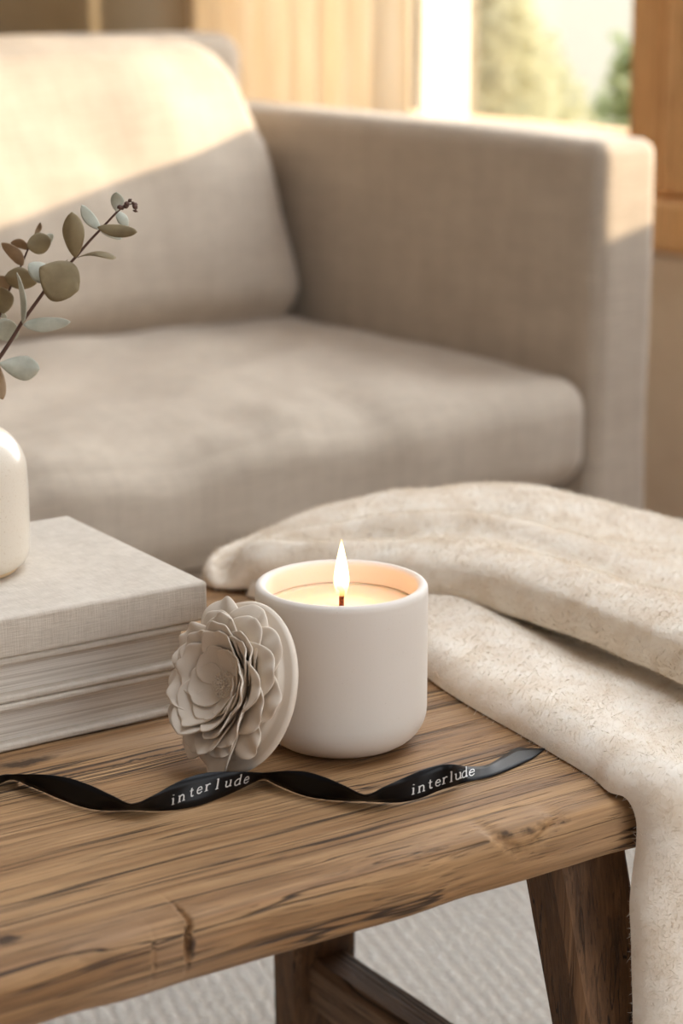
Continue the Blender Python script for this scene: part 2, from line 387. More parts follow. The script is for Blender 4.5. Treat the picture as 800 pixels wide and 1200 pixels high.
# ------------------------------------------------------------------ sofa (house frame)
sofa = empty('sofa', 'light beige linen sofa with square arm behind the wooden table', 'sofa', (0, 0, 0), HA)
SU0, SU1 = -.12, 1.685
def arm_fn(cz):
    def f(w, n): 
        d = .0025*nz(w.x*9+cz, w.y*9, w.z*9)
        return w+n*d
    return f
rounded_box('armrest', .0455, .40, .2725, .019, M_SOFA, sofa, (.0, .0, .002), .03, arm_fn(0), location=(1.6395, 1.945, .3925))
rounded_box('armrest', .0455, .40, .2725, .019, M_SOFA, sofa, (.0, .0, .002), .03, arm_fn(5), location=(SU0+.045, 1.945, .3925))
rounded_box('back_frame', (SU1-SU0)/2, .055, .309, .032, M_SOFA, sofa, (0, 0, .004), .04, arm_fn(9), location=((SU0+SU1)/2, 2.325, .441))
rounded_box('base_frame', (SU1-SU0)/2-.09, .30, .08, .012, M_SOFA, sofa, (0, 0, 0), .06, None, location=((SU0+SU1)/2, 1.885, .205))
def seat_fn(w, n):
    x, y, z = w
    top = max(0, n.z if n.z else (1 if z > .04 else 0))
    front = max(0, -n.y) if n.y < 0 else 0
    fr = math.exp(-((y+.30)/.10)**2)
    edge = max(0, 1-abs(x/.78)**6)
    if z > 0: w.z += edge*(.010*nz(x*3.2+1, y*4, 0)+.013*nz(x*9-y*7, y*9, 5)+.007*nz(x*22, y*7, 2)*fr)
    # puckers falling over the front edge
    pk = math.sin(x*34+2.2*nz(x*3, y*2, z*3)+y*9)
    w.y -= fr*edge*(.0095*pk*(.4+.6*abs(nz(x*5, 0, 3)*2))+.008*nz(x*7, z*9, 4))
    return w
rounded_box('seat_cushion', .781, .335, .060, .038, M_SOFA, sofa, (0, .004, .026), .016, seat_fn, location=(.812, 1.872, .362))
def back_fn(w, n):
    x, y, z = w
    e = max(0, 1-abs(x/.5)**5)
    d = .012*nz(x*4, z*4, 2)+.007*nz(x*10+z*4, z*9, 6)
    if y < 0: w.y -= e*d
    w.x -= math.copysign(.050*max(0, (z+.03)/.2)**2.2+.012*max(0, (z+.1)/.28), x)*max(0, (abs(x)-.2)/.21)**1.5 if z > -.1 else 0
    w.z -= .028*max(0, (abs(x)-.25)/.16)**3*(1 if z > .05 else 0)
    if z > .1: w.z += .005*nz(x*9, y*8, 1); w.y += .006*math.sin(x*31+2*nz(x*4, 0, 0))*max(0, (z-.08)/.12)
    return w
for cx, lab in ((1.166, None), (.35, None)):
    o = rounded_box('back_cushion', .412, .066, .178, .050, M_SOFA, sofa, (.004, .042, .004), .016, back_fn, location=(cx, 2.098, .579))
    o.rotation_euler = (R(-20), 0, R(1.5) if cx > 1 else 0)
for (u_, v_) in ((-.05, 1.6), (1.61, 1.6), (-.05, 2.25), (1.61, 2.25)):
    lathe('leg', [(.0, 0), (.014, 0), (.022, .13), (0, .13)], M_FRAME, sofa, 20, loc=(u_, v_, -.0))

# ------------------------------------------------------------------ rug
def rugmesh():
    nx, ny = 60, 50; vs = []
    for i in range(nx):
        for j in range(ny):
            vs.append((-1.0+2.6*i/(nx-1), .1+1.45*j/(ny-1)*1.0, .002+.0015*nz(i*.7, j*.7, 0)))
    n = len(vs); vs += [(x, y, -.018) for x, y, z in vs]
    fs = grid_faces(nx, ny); fs += [tuple(n+k for k in f[::-1]) for f in fs]
    rim = [i*ny for i in range(nx)]+[(nx-1)*ny+j for j in range(1, ny)]+[i*ny+ny-1 for i in range(nx-2, -1, -1)]+[j for j in range(ny-2, 0, -1)]
    for a, b in zip(rim, rim[1:]+rim[:1]): fs.append((a, b, b+n, a+n))
    return vs, fs
vs, fs = rugmesh()
rug = tag(mesh_obj('area_rug', vs, fs, M_RUG, None, **K), 'cream looped wool rug on the floor under the wooden table', 'rug')

# ------------------------------------------------------------------ table (bench frame)
BA = R(90-56.5)
def bench(u, n, z): return Vector((u*math.cos(BA)-n*math.sin(BA), u*math.sin(BA)+n*math.cos(BA), z))
def tobench(p): 
    c, s = math.cos(-BA), math.sin(-BA); return (p.x*c-p.y*s, p.x*s+p.y*c)
c0 = tobench(P(742, 935, .45)); NF = c0[1]                        # front edge
c1 = tobench(P(240, 679, .45)); NB = c1[1]
TT = .45; TH = .031
table = empty('coffee_table', 'rustic reclaimed wood coffee table carrying candle, books and throw', 'table', (0, 0, 0), BA)
UL, UR = -.42, .985
def tabletop():
    ny = 46; prof = []
    W = NB-NF; r = .0085
    # profile around: top from back to front, front edge, bottom, back edge
    pr = []
    nl = [NB-r-(W-2*r)*k/(ny-1) for k in range(ny)]+[GN+q*1e-3 for q in (-12, -9, -7, -5.5, -4.5, -3.7, -3, -2.4, -1.8, -1.2, -.6, 0, .6, 1.2, 1.8, 2.4, 3, 3.7, 4.5, 5.5, 7, 9, 12)]
    for v_ in sorted(nl, reverse=True): pr.append((v_, 0.0, 0, 1))
    for k in range(1, 6):
        a = k/6*math.pi/2; pr.append((NF+r-r*math.sin(a), -r+r*math.cos(a), -math.sin(a), math.cos(a)))
    for k in range(6): pr.append((NF, -r-(TH-2*r)*k/5, -1, 0))
    for k in range(1, 4):
        a = k/4*math.pi/2; rr = r*.6; pr.append((NF+r-r*math.cos(a), -TH+r-r*math.sin(a), -math.cos(a), -math.sin(a)))
    for k in range(10): pr.append((NF+r+(W-2*r)*k/9, -TH, 0, -1))
    pr += [(NB, -TH+r, 1, 0), (NB, -r, 1, 0)]
    ul = set(round(UL+(UR-UL)*i/379, 5) for i in range(380))
    for c_ in CR: ul |= set(round(c_[0]+k*.0006, 5) for k in range(-16, 17))
    ul = sorted(ul); nx = len(ul); vs = []
    for i, u in enumerate(ul):
        gcen = GN+.0035*nz(u*9, 3, 3); gdep = .0035*max(0, min(1, (u-GU0)/.02, (GU1-u)/.05))*(.5+abs(nz(u*23, 1, 1))*1.6)
        for (n_, z_, dn, dz) in pr:
            near = math.exp(-((n_-NF)/.012)**2)
            d = .0007*nz(u*3, n_*40, 1) if dz > .9 else 0
            if near > .05 or dz < .9:
                d += (.0022*nz(u*7, z_*30, 3)+.0012*nz(u*24, z_*60+n_*20, 5))*(near if dz >= 0 else 1)
                # worn bruises along the front arris
                ar = math.exp(-((n_-NF)**2+(z_+.004)**2)/.010**2)
                d -= ar*.0030*max(0, nz(u*11, 2, 8)+.15)*1.6
            x = u
            if dz > .9: d -= gdep*math.exp(-((n_-gcen)/.0013)**2)
            for (cu, cz, wdt, dep, sl) in CR:
                q = u-cu-(z_-cz)*sl
                d -= dep*math.exp(-(q/wdt)**2)*math.exp(-((z_-cz)/.009)**2)*(near if dz > 0 else 1)
            vs.append((x, n_+dn*d, TT+z_+dz*d))
    m_ = len(pr); fs = grid_faces(nx, m_, True)+[tuple(range(m_)), tuple(range((nx-1)*m_, nx*m_))]
    return vs, fs
GN = tobench(P(110, 898, .45))[1]; GU0 = tobench(P(-60, 925, .45))[0]; GU1 = tobench(P(235, 870, .45))[0]
cr1 = tobench(P(228, 1082, .45)); CR = [(cr1[0], -.008, .0010, .012, .25), (tobench(P(650, 958, .45))[0], -.003, .006, .003, 1.5), (tobench(P(590, 975, .45))[0], -.004, .004, .003, -1.0), (tobench(P(185, 1095, .45))[0], -.012, .001, .001, .2)]

M_WOOD = wood('reclaimed_elm', 0, srgb(180, 142, 100), srgb(146, 109, 72), srgb(104, 73, 46), srgb(40, 26, 16), gray=srgb(164, 134, 104), stain_crack_dark=[
    (cr1[0], NF, .440, .0022, .006, .009), (cr1[0]+.001, NF+.002, .447, .004, .004, .003),  # paints the notch's shade into the wood colour
    (*tobench(P(655, 957, .45)), .449, .016, .004, .004), (*tobench(P(622, 966, .45)), .449, .008, .003, .005), (*tobench(P(590, 974, .45)), .449, .010, .003, .004), (*tobench(P(690, 950, .45)), .45, .010, .002, .003),
    (*tobench(P(8, 1102, .45)), .45, .008, .005, .004), (*tobench(P(256, 1069, .45)), .45, .006, .002, .003), (*tobench(P(30, 894, .45)), .45, .022, .006, .004),
    (*tobench(P(150, 893, .45)), .45, .10, .0016, .004)])
vs, fs = tabletop(); mesh_obj('tabletop', vs, fs, M_WOOD, table)
# legs: slanted trapezoid posts, wide face along the length
def leg(px, py, zref, nref, a_u, a_n, w, d, mirror=None, zb=0.0045):
    # bench coordinates of the centre at height zref
    dr = ray(px, py); 
    # intersect ray direction (horizontal) with n = nref
    hx, hy = dr.x, dr.y
    c, s = math.cos(-BA), math.sin(-BA)
    nn = hx*s+hy*c; uu = hx*c-hy*s; t = nref/nn; u0 = uu*t
    if mirror is not None: u0 = 2*mirror-u0; a_u = -a_u
    vs = []; rows = 24
    for i in range(rows):
        z = zb+(TT-TH+.004-zb)*i/(rows-1)
        cu = u0+a_u*(zref-z); cn = nref-a_n*(zref-z)
        k = 1+.12*(z-.2)
        ww, dd = w*k/2, d*k/2
        ring = []
        for (sx, sy) in ((-1, -1), (1, -1), (1, 1), (-1, 1)):
            b = .004
            if sx*sy > 0: ring += [(sx*ww, sy*(dd-b)), (sx*(ww-b), sy*dd)][::1 if sx < 0 else 1]
            else: ring += [(sx*(ww-b), sy*dd), (sx*ww, sy*(dd-b))]
        for (x, y) in ring: vs.append((cu+x+.0008*nz(z*14, x*30, 2), cn+y+.0008*nz(z*12, y*30, 5), z))
    n = 8
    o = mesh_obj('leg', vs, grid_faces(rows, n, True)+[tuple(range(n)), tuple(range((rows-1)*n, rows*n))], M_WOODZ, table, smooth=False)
    return (u0, nref, a_u, a_n)
MC = (UL+UR)/2
Lg = []
for mir in (None, MC):
    a = leg(672, 1040, .405, NF+.035, .115, .17, .047, .031, mir)
    b = leg(368, 1120, .27, 1.045, .115, -.17, .047, .031, mir)
    Lg.append((a, b))
    # stretcher joining near and far leg
    def at(q, z, zr): return (q[0]+q[2]*(zr-z), q[1]-q[3]*(zr-z))
    zs = .222; A = at(a, zs, .405); B = at(b, zs, .27)
    vs = []; A3 = Vector((A[0], A[1]+.012, zs)); B3 = Vector((B[0], B[1]-.012, zs)); t = (B3-A3).normalized(); sd = Vector((t.y, -t.x, 0))
    for k in range(12):
        p = A3.lerp(B3, k/11)
        for (x, y) in ((-.013, -.017), (.013, -.017), (.015, .012), (.011, .017), (-.011, .017), (-.015, .012)):
            vs.append(p+sd*(x+.0008*nz(k*.5, x*40, 1))+Vector((0, 0, y+.0008*nz(k*.6, y*30, 4))))
    mesh_obj('stretcher', vs, grid_faces(12, 6, True)+[tuple(range(6)), tuple(range(66, 72))], M_WOODY, table, smooth=False)

# ------------------------------------------------------------------ books (bench frame)
cb = tobench(P(243, 681, .5237)); BU, BN = cb
BKW = .168
def book_layer(z0, z1, inset, label, solid, dl=0, du=0.0, dn=0.0, rz=0.0):
    c = bench(BU+du, BN+dn, z0)
    t = empty('book', label, 'book', c, BA+R(rz), 'stack of linen-bound books')
    L = .27+dl; H = z1-z0; D = BKW
    if solid:
        o = rounded_box('cover', L/2, D/2, H/2, .0022, M_BOOK, t, (0, 0, .0), .02, None, location=(-L/2, D/2, H/2))
    else:
        b = .0042
        for zz in (b/2, H-b/2):
            rounded_box('cover_board', L/2, D/2, b/2, .0018, M_BOOK, t, (0, 0, 0), .03, None, location=(-L/2, D/2, zz))
        rounded_box('spine', L/2-.002, .002, H/2, .0018, M_BOOK, t, (0, 0, 0), .03, None, location=(-L/2, D-.0015, H/2))
        vs = []; fs = []; nx, nzr = 40, 9
        x0, x1 = -L+.004, -.005; y0, y1 = .0065, D-.003
        for k in range(nzr):
            z = b+(H-2*b)*k/(nzr-1); bow = .0012*math.sin(k/(nzr-1)*math.pi)
            ring = [(x0+(x1-x0)*i/nx, y0+bow) for i in range(nx)]+[(x1, y0+(y1-y0)*i/6) for i in range(6)]+[(x1-(x1-x0)*i/nx, y1) for i in range(nx)]+[(x0, y1-(y1-y0)*i/6) for i in range(6)]
            vs += [(x, y+.0003*nz(x*50, z*900, 0), z) for x, y in ring]
        nn = len(ring)
        mesh_obj('page_block', vs, grid_faces(nzr, nn, True)+[tuple(range(nn)), tuple(range((nzr-1)*nn, nzr*nn))], M_PAGE, t, smooth=False)
    return t
book_layer(.4503, .4763, 0, 'beige linen book with visible pages, bottom of the stack', False, .01, -.004, .002, .4)
book_layer(.4765, .5013, 0, 'beige linen book with visible pages, middle of the stack', False, .0, -.008, .001, -.3)
book_layer(.5015, .5237, 0, 'smooth linen-covered book on top of the stack, under the vase', True, .0, 0, 0)

# ------------------------------------------------------------------ vase
vc = PD(-50, 650, 1.13); vc = Vector((vc.x, 1.13, .5238)); VR = .0402
vase = empty('vase', 'cream speckled glazed bottle vase standing on the book stack', 'vase', vc)
pr = [(0, .0), (.030, .0), (.0325, .001), (.0345, .0035)]
lathe('foot', pr+[(.0345, .0036), (.0, .0036)], M_CLAY, vase)
body = [(.0335, .0030), (.0370, .0052), (.0393, .009), (.0400, .014), (.0403, .03), (.0402, .046), (.0398, .056)]
for k in range(1, 12):
    a = k/12*math.pi/2; body.append((.0145+.0253*math.cos(a), .056+.0262*math.sin(a)))
body += [(.0142, .0830), (.0125, .086), (.0118, .092), (.012, .099), (.0132, .104), (.0142, .1065), (.0138, .1078), (.0122, .107), (.0105, .103), (.0098, .094), (.0098, .085), (.03, .07), (.036, .05), (.036, .01), (0, .008)]
lathe('body', body, M_VASE, vase)

# ------------------------------------------------------------------ eucalyptus
def leaf(parent, base, tip, wpx, D, mat, dd=0.0, roll=0, bend=.12, cup=.2, shape=0.5, curl=0):
    b = PD(base[0], base[1], D); t = PD(tip[0], tip[1], D+dd)
    ax = t-b; L = ax.length; ax.normalize()
    view = ray(*base).normalized()
    side = ax.cross(view).normalized(); nrm = side.cross(ax).normalized()
    s2 = side*math.cos(R(roll))+nrm*math.sin(R(roll)); n2 = nrm*math.cos(R(roll))-side*math.sin(R(roll))
    W = 1.12*wpx/2/2190*D/1.11/max(.35, math.cos(R(roll)))
    nu, nv = 15, 9; vs = []
    for i in range(nu):
        t_ = i/(nu-1)
        # outline: shape<.5 widest near base
        p = max(0.0, math.sin(math.pi*t_**(math.log(.5)/math.log(shape))))**.62
        if t_ == 0: p = .04
        if t_ == 1: p = .03
        for j in range(nv):
            s = -1+2*j/(nv-1)
            z = bend*L*math.sin(math.pi*t_)+cup*W*p*(s*s)+curl*L*t_**3 - .02*W*(1-abs(s))
            z += .04*W*nz(t_*3+base[0], s*2, base[1])
            vs.append(b+ax*(L*t_)+s2*(W*p*s*(1+.06*nz(t_*4, base[0], s)))+n2*z)
    o = mesh_obj('leaf', vs, grid_faces(nu, nv), mat, None); o.parent = parent; o.matrix_parent_inverse = parent.matrix_world.inverted()
    mod_solid(o, .0004); return o
def branch(label, px, D, r0, r1, leaves, side_twigs=()):
    neck = vc+Vector((.002, 0, .09))
    t = empty('eucalyptus_branch', label, 'branch', (0, 0, 0))
    pts = [neck+Vector((-.004, .0, -.06)), neck]+[PD(x, y, D) for x, y in px]
    # smooth
    sm = []
    for i in range(len(pts)-1):
        p0, p1, p2, p3 = pts[max(i-1, 0)], pts[i], pts[i+1], pts[min(i+2, len(pts)-1)]
        for k in range(6):
            u = k/6; sm.append(.5*((2*p1)+(p2-p0)*u+(2*p0-5*p1+4*p2-p3)*u*u+(3*p1-p0-3*p2+p3)*u**3))
    sm.append(pts[-1])
    tube('stem', sm, [r0+(r1-r0)*(i/(len(sm)-1)) for i in range(len(sm))], M_TWIG, t, 8)
    for lf in leaves: leaf(t, *lf[0], **lf[1]) if isinstance(lf[1], dict) else None
    return t
def z(x, y): return (x/4.4444, 210+y/4.4444)
def LF(b, t, w, mat, dD=0, **k): return ((z(*b), z(*t), w/4.4444, 1.13+dD, mat), k)
b1 = branch('longer eucalyptus branch reaching up and right with pale tip leaves', [z(-60, 1000), z(0, 925), z(60, 835), z(115, 745), z(190, 640), z(268, 535), z(335, 470), z(388, 412), z(470, 318), z(530, 255), z(605, 175), z(635, 150)], 1.13, .0013, .0005, [
    LF((606, 168), (606, 68), 58, M_LEAFP, -.002, roll=12, shape=.55, cup=.3),
    LF((608, 170), (664, 248), 48, M_LEAFP, .004, roll=35, bend=-.1),
    LF((522, 262), (424, 134), 54, M_LEAFP, .004, roll=-25, bend=.1),
    LF((508, 250), (714, 276), 58, M_LEAF, -.006, roll=20, bend=.05, dd=-.01),
    LF((520, 262), (634, 312), 36, M_LEAFP, .008, roll=30, bend=-.1),
    LF((392, 408), (374, 172), 96, M_LEAF, -.004, roll=10, cup=.35, bend=-.06, shape=.55),
    LF((404, 408), (604, 402), 26, M_LEAF, .002, roll=60, bend=-.12, shape=.72, curl=.05),
    LF((268, 538), (352, 618-200), 10, M_LEAF, .0, roll=0),
    LF((206, 462), (408, 580), 196, M_LEAF, -.008, roll=8, cup=.12, bend=.06, shape=.56),
    LF((266, 545), (360, 612), 70, M_LEAFP, .004, roll=40, bend=.1),
    LF((262, 540), (150, 440), 90, M_LEAFP, .006, roll=-30, bend=-.15),
    LF((118, 752), (88, 486), 26, M_LEAFP, -.004, roll=62, bend=.05, shape=.4),
    LF((122, 760), (368, 744), 66, M_LEAFP, -.004, roll=15, bend=.05, cup=.15, shape=.45),
    LF((96, 770), (-20, 820), 110, M_LEAFP, .01, roll=25, bend=.1),
    LF((-6, 960), (206, 988), 112, M_LEAFP, -.01, roll=12, bend=.07, cup=.35, shape=.6),
    LF((-10, 960), (14, 1146), 78, M_LEAFB, -.002, roll=40, bend=.1, shape=.6),
])
for i, (x, y) in enumerate(((640, 145), (660, 132), (655, 148), (682, 118), (690, 132), (700, 128), (706, 160), (698, 148), (628, 150), (622, 132))):
    p = PD(*z(x, y), 1.13+random.uniform(-.003, .003))
    q = PD(*z(x+random.uniform(-14, 14), y+random.uniform(-16, 12)), 1.13)
    o = tube('bud', [p, p.lerp(q, .5), q], [.0004, .0016, .0005], M_TWIG, b1, 7)
tube('bud_twig', [PD(*z(635, 150), 1.13), PD(*z(665, 130), 1.13), PD(*z(695, 128), 1.13), PD(*z(708, 164), 1.13)], [.0005, .0004, .0004, .0003], M_TWIG, b1, 6)
b2 = branch('shorter eucalyptus branch behind, with round olive leaves at frame edge', [z(-110, 980), z(-40, 800), z(10, 680), z(38, 602), z(62, 548), z(108, 455), z(152, 352), z(186, 290)], 1.16, .0011, .0004, [
    LF((140, 350), (266, 315), 96, M_LEAF, .024, roll=10, cup=.2, shape=.5, bend=.04),
    LF((150, 365), (56, 330), 40, M_LEAFB, .03, roll=45),
    LF((122, 448), (8, 332), 56, M_LEAFB, .028, roll=30, bend=.08, shape=.45),
    LF((182, 284), (212, 226), 22, M_LEAFB, .03, roll=40),
    LF((225, 318), (278, 290), 40, M_LEAFP, .036, roll=30),
    LF((192, 540), (24, 508), 100, M_LEAF, .022, roll=18, cup=.2, bend=.06, shape=.55),
    LF((60, 560), (-40, 540), 60, M_LEAFB, .03, roll=40),
    LF((20, 700), (-10, 560), 92, M_LEAF, .018, roll=30, shape=.5),
    LF((36, 722), (-40, 700), 30, M_LEAFP, .03, roll=55),
])

# ------------------------------------------------------------------ candle
rim = P(400, 683, ZC-.4057+.0865)
CX, CY = 0.0, rim.y
JR, JH = .0451, .0867
candle = empty('candle', 'lit candle in a round-bottomed matte white ceramic jar', 'candle', (CX, CY, .4503))
pr = [(0, .0), (.026, 0)]
rb = .0195
for k in range(1, 11):
    a = k/10*math.pi/2; pr.append((JR-rb+rb*math.sin(a)*1.0, rb-rb*math.cos(a)))
pr[1] = (JR-rb, 0)
tw = .0056
pr += [(JR, .03), (JR, .05), (JR, .07), (JR, JH-.004)]
for k in range(1, 8):
    a = k/7*math.pi; pr.append((JR-tw/2+tw/2*math.cos(a)*1.0, JH-.0028+.0028*math.sin(a)))
pr += [(JR-tw, JH-.006), (JR-tw, JH-.014), (JR-tw, .03), (JR-tw, .012), (JR-.018, .006), (0, .006)]
lathe('jar', pr, M_JAR, candle, 128)
wz = JH-.0128; ri = JR-tw-.00005
lathe('wax', [(0, wz-.0004), (.008, wz-.0003), (.02, wz), (.034, wz), (ri-.001, wz+.0003), (ri, wz+.001), (ri, wz-.012), (ri-.003, wz-.05), (0, wz-.05)], M_WAX, candle, 96)
tube('wick', [(0, 0, wz-.003), (.0, 0, wz+.004), (.0004, 0, wz+.0078), (-.0008, .0, wz+.0098), (-.0022, 0, wz+.0094)], [.0013, .0013, .0014, .0014, .0010], M_WICK, candle, 10)
fb, fh = wz+.0045, .0315
prf = []
for k in range(25):
    t_ = k/24
    r_ = .0041*((.45+.55*math.sin(t_/.3*math.pi/2)) if t_ < .3 else (1-((t_-.3)/.7)**1.35))*(min(1, t_/.04)**.5)
    prf.append((max(r_, 0.00001), fb+fh*t_))
lathe('flame', prf, M_FLAME, candle, 32)
fl = bpy.data.lights.new('flame_light', 'POINT'); fl.energy = .20; fl.color = (1, .52, .22); fl.shadow_soft_size = .004
flo = bpy.data.objects.new('flame_light', fl); COL.objects.link(flo); flo.location = (CX, CY, .4503+fb+.017)

# ------------------------------------------------------------------ flower lid
NRM = Vector((-.712, -.576, .333)).normalized()
LR = .0442
lc = P(284, 806, .4506+LR*math.sqrt(1-NRM.z**2))
E2 = (Vector((0, 0, 1))-NRM*NRM.z).normalized(); E1 = E2.cross(NRM).normalized()
ML = Matrix((E1, E2, NRM)).transposed().to_4x4(); ML.translation = lc
lid = empty('ceramic_peony', 'off-white sculpted ceramic peony on a round disc, leaning against the candle jar', 'ornament'); lid.matrix_world = ML
prl = [(0, 0), (LR-.003, 0), (LR-.0008, .0007), (LR, .002), (LR-.0004, .0036), (LR-.002, .0044), (LR-.006, .0046), (LR-.0072, .0052), (LR-.008, .0072), (LR-.0098, .0082), (0, .0084)]
lathe('disc', prl, M_PLASTER, lid, 112)
rnd = random.Random(11)
def petal(phi, r0, h0, r1, h1, halfw, cupk, roll, seed, thick=.0010, OX=0.0, OY=0.0):
    nt, ns = 17, 17; vs = []
    th = [.0]*nt
    for i in range(nt):
        t = i/(nt-1)
        # radial/height centre curve: goes out low then climbs, lip rolls outward
        t0_ = t
        for j in range(ns):
            s = -1+2*j/(ns-1)
            t = t0_*(1-.26*abs(s)**3.4-.05*max(0, nz(s*2.2+seed*3, seed, 1)))
            rr = r0+(r1-r0)*(t**.85)
            hh = h0+(h1-h0)*(t**(1.35+cupk))
            lip = max(0, t-.72)/.28
            rr += roll*.0034*lip**1.6; hh -= roll*.0026*lip**2
            wprof = halfw*(.30+.70*math.sin(min(1, t/.62)*math.pi/2)**.9)
            ang = s*wprof/max(.004, rr)*1.0
            ang = max(-1.35, min(1.35, ang))
            a = phi+ang*.86
            ru = .0016*nz(s*2.3+seed, t*2, seed)*t*t*2.0 + .0007*math.sin(s*9+seed*3)*t**4
            notch = -.0018*lip*max(0, nz(s*3.1, seed*1.7, 0)+.1)
            r2 = rr*(1-.07*s*s*t)+notch+ru*.5
            h2 = hh+.0020*s*s*t*(1-.6*lip)+ru+notch*.3+.0013*s*t
            vs.append(Vector((r2*math.cos(a)+OX, r2*math.sin(a)+OY, h2)))
    o = mesh_obj('petal', vs, grid_faces(nt, ns), M_PLASTER, lid)
    mod_solid(o, thick); mod_subsurf(o, 1)
    return o
rings = [  # count, r0, h0, r1, h1, halfw, cup, roll, phase
    (9, .012, .0080, .0408, .0130, .0195, .1, 1.2, .1),
    (8, .011, .0088, .0372, .0190, .0190, .3, 1.2, .5),
    (8, .010, .0094, .0335, .0235, .0180, .5, 1.0, .2),
    (7, .009, .0098, .0292, .0265, .0175, .6, .8, .8),
    (5, .006, .0100, .0250, .0248, .0185, .5, .5, .3),
    (5, .003, .0100, .0195, .0205, .0165, .35, .1, .9)]
k_ = 0
for (n_, r0, h0, r1, h1, hw, ck, ro, ph) in rings:
    for i in range(n_):
        k_ += 1
        petal(ph+i*2*math.pi/n_+rnd.uniform(-.12, .12), r0, h0, r1*rnd.uniform(.95, 1.04), h1*rnd.uniform(.93, 1.06), hw*rnd.uniform(.92, 1.12), ck, ro*rnd.uniform(.5, 1.3), k_*1.37)
# stamens: a cluster of small beads
bm = bmesh.new()
for i in range(90):
    r_ = .0068*math.sqrt((i+.5)/90); a = i*2.39996
    h_ = .0158-(r_/.0068)**2*.0025+rnd.uniform(-.0005, .0005)
    mt = Matrix.Translation((r_*math.cos(a), r_*math.sin(a), h_)) @ Matrix.Scale(.00062, 4)
    bmesh.ops.create_icosphere(bm, subdivisions=2, radius=1, matrix=mt)
bmesh.ops.create_cone(bm, cap_ends=True, segments=24, radius1=.007, radius2=.0066, depth=.008, matrix=Matrix.Translation((0, 0, .0098)))
me = bpy.data.meshes.new('stamen_cluster'); bm.to_mesh(me); bm.free(); me.materials.append(M_PLASTER); me.polygons.foreach_set('use_smooth', [True]*len(me.polygons))
o = bpy.data.objects.new('stamen_cluster', me); COL.objects.link(o); o.parent = lid

# ------------------------------------------------------------------ ribbon
RB = [  # x_upper, y_upper, x_lower, y_lower
    (-40, 931, -40, 950), (-22, 920, -22, 934), (0, 909, 0, 918.7), (16, 907.5, 16, 914), (36, 907.5, 34, 921), (55, 908, 50, 927.5), (82, 912, 72, 937), (110, 922, 98, 946), (132, 932.5, 122, 949.8), (155, 942, 155, 949.5),
    (180, 932, 180, 950.3), (202, 919.5, 200, 949.6), (224, 910, 220, 947), (246, 905, 241, 941.5), (276, 904.3, 270, 930), (292, 904.8, 289, 921), (309, 905.6, 308, 913),
    (324, 904.2, 323, 919), (340, 903.4, 340, 926.5), (359, 904.4, 358, 932.8), (381, 911, 377, 936.4), (403, 920.5, 402, 938.5), (428, 931.2, 428, 939.2),
    (450, 922, 449, 940.2), (472, 912, 470, 940), (494, 902.6, 492, 935.5), (516, 896.7, 514, 926.5), (532.5, 895.8, 532, 921), (548, 898.2, 548, 916), (563.8, 898, 562, 913.2), (575, 894.5, 577, 909.5), (588, 886.5, 592, 904), (605, 877, 610, 896), (621, 877, 625, 888.3), (639, 877, 639, 877.8)]
RW = .0134
Lp, Up = [], []
for (xu, yu, xl, yl) in RB:
    L_ = P(xl, yl, .4506)
    far = xl > 545
    # search upper height so that the width is the ribbon's width
    cand = []
    for k in range(0, 281):
        q = P(xu, yu, .4508+k*.00005); cand.append(((q-L_).length, q))
    ok = [c_[1] for c_ in cand if c_[0] <= RW]
    if far: ok = [q for q in ok if q.y >= L_.y-.001] or ok
    best = (ok[0] if far else ok[-1]) if ok else min(cand, key=lambda c_: abs(c_[0]-RW))[1]
    Lp.append(L_); Up.append(best)
if True:   # the cut tip lies flat
    for k in range(-4, 0): Up[k] = P(RB[k][0], RB[k][1], .4512)
def cr(a, b, c, d, u): return .5*((2*b)+(c-a)*u+(2*a-5*b+4*c-d)*u*u+(3*b-a-3*c+d)*u**3)
def spl(pts, s):
    s = max(0, min(len(pts)-1.0001, s)); i = int(s); u = s-i
    return cr(pts[max(i-1, 0)], pts[i], pts[i+1], pts[min(i+2, len(pts)-1)], u)
NS = (len(RB)-1)*8
vs = []
for i in range(NS+1):
    s = i/8; l_, u_ = spl(Lp, s), spl(Up, s)
    for j in range(5):
        vs.append(l_.lerp(u_, j/4))
ribbon = empty('ribbon', 'twisted black satin ribbon with silver lettering lying across the tabletop', 'ribbon')
o = mesh_obj('band', vs, grid_faces(NS+1, 5), M_SATIN, ribbon); mod_solid(o, .0003)
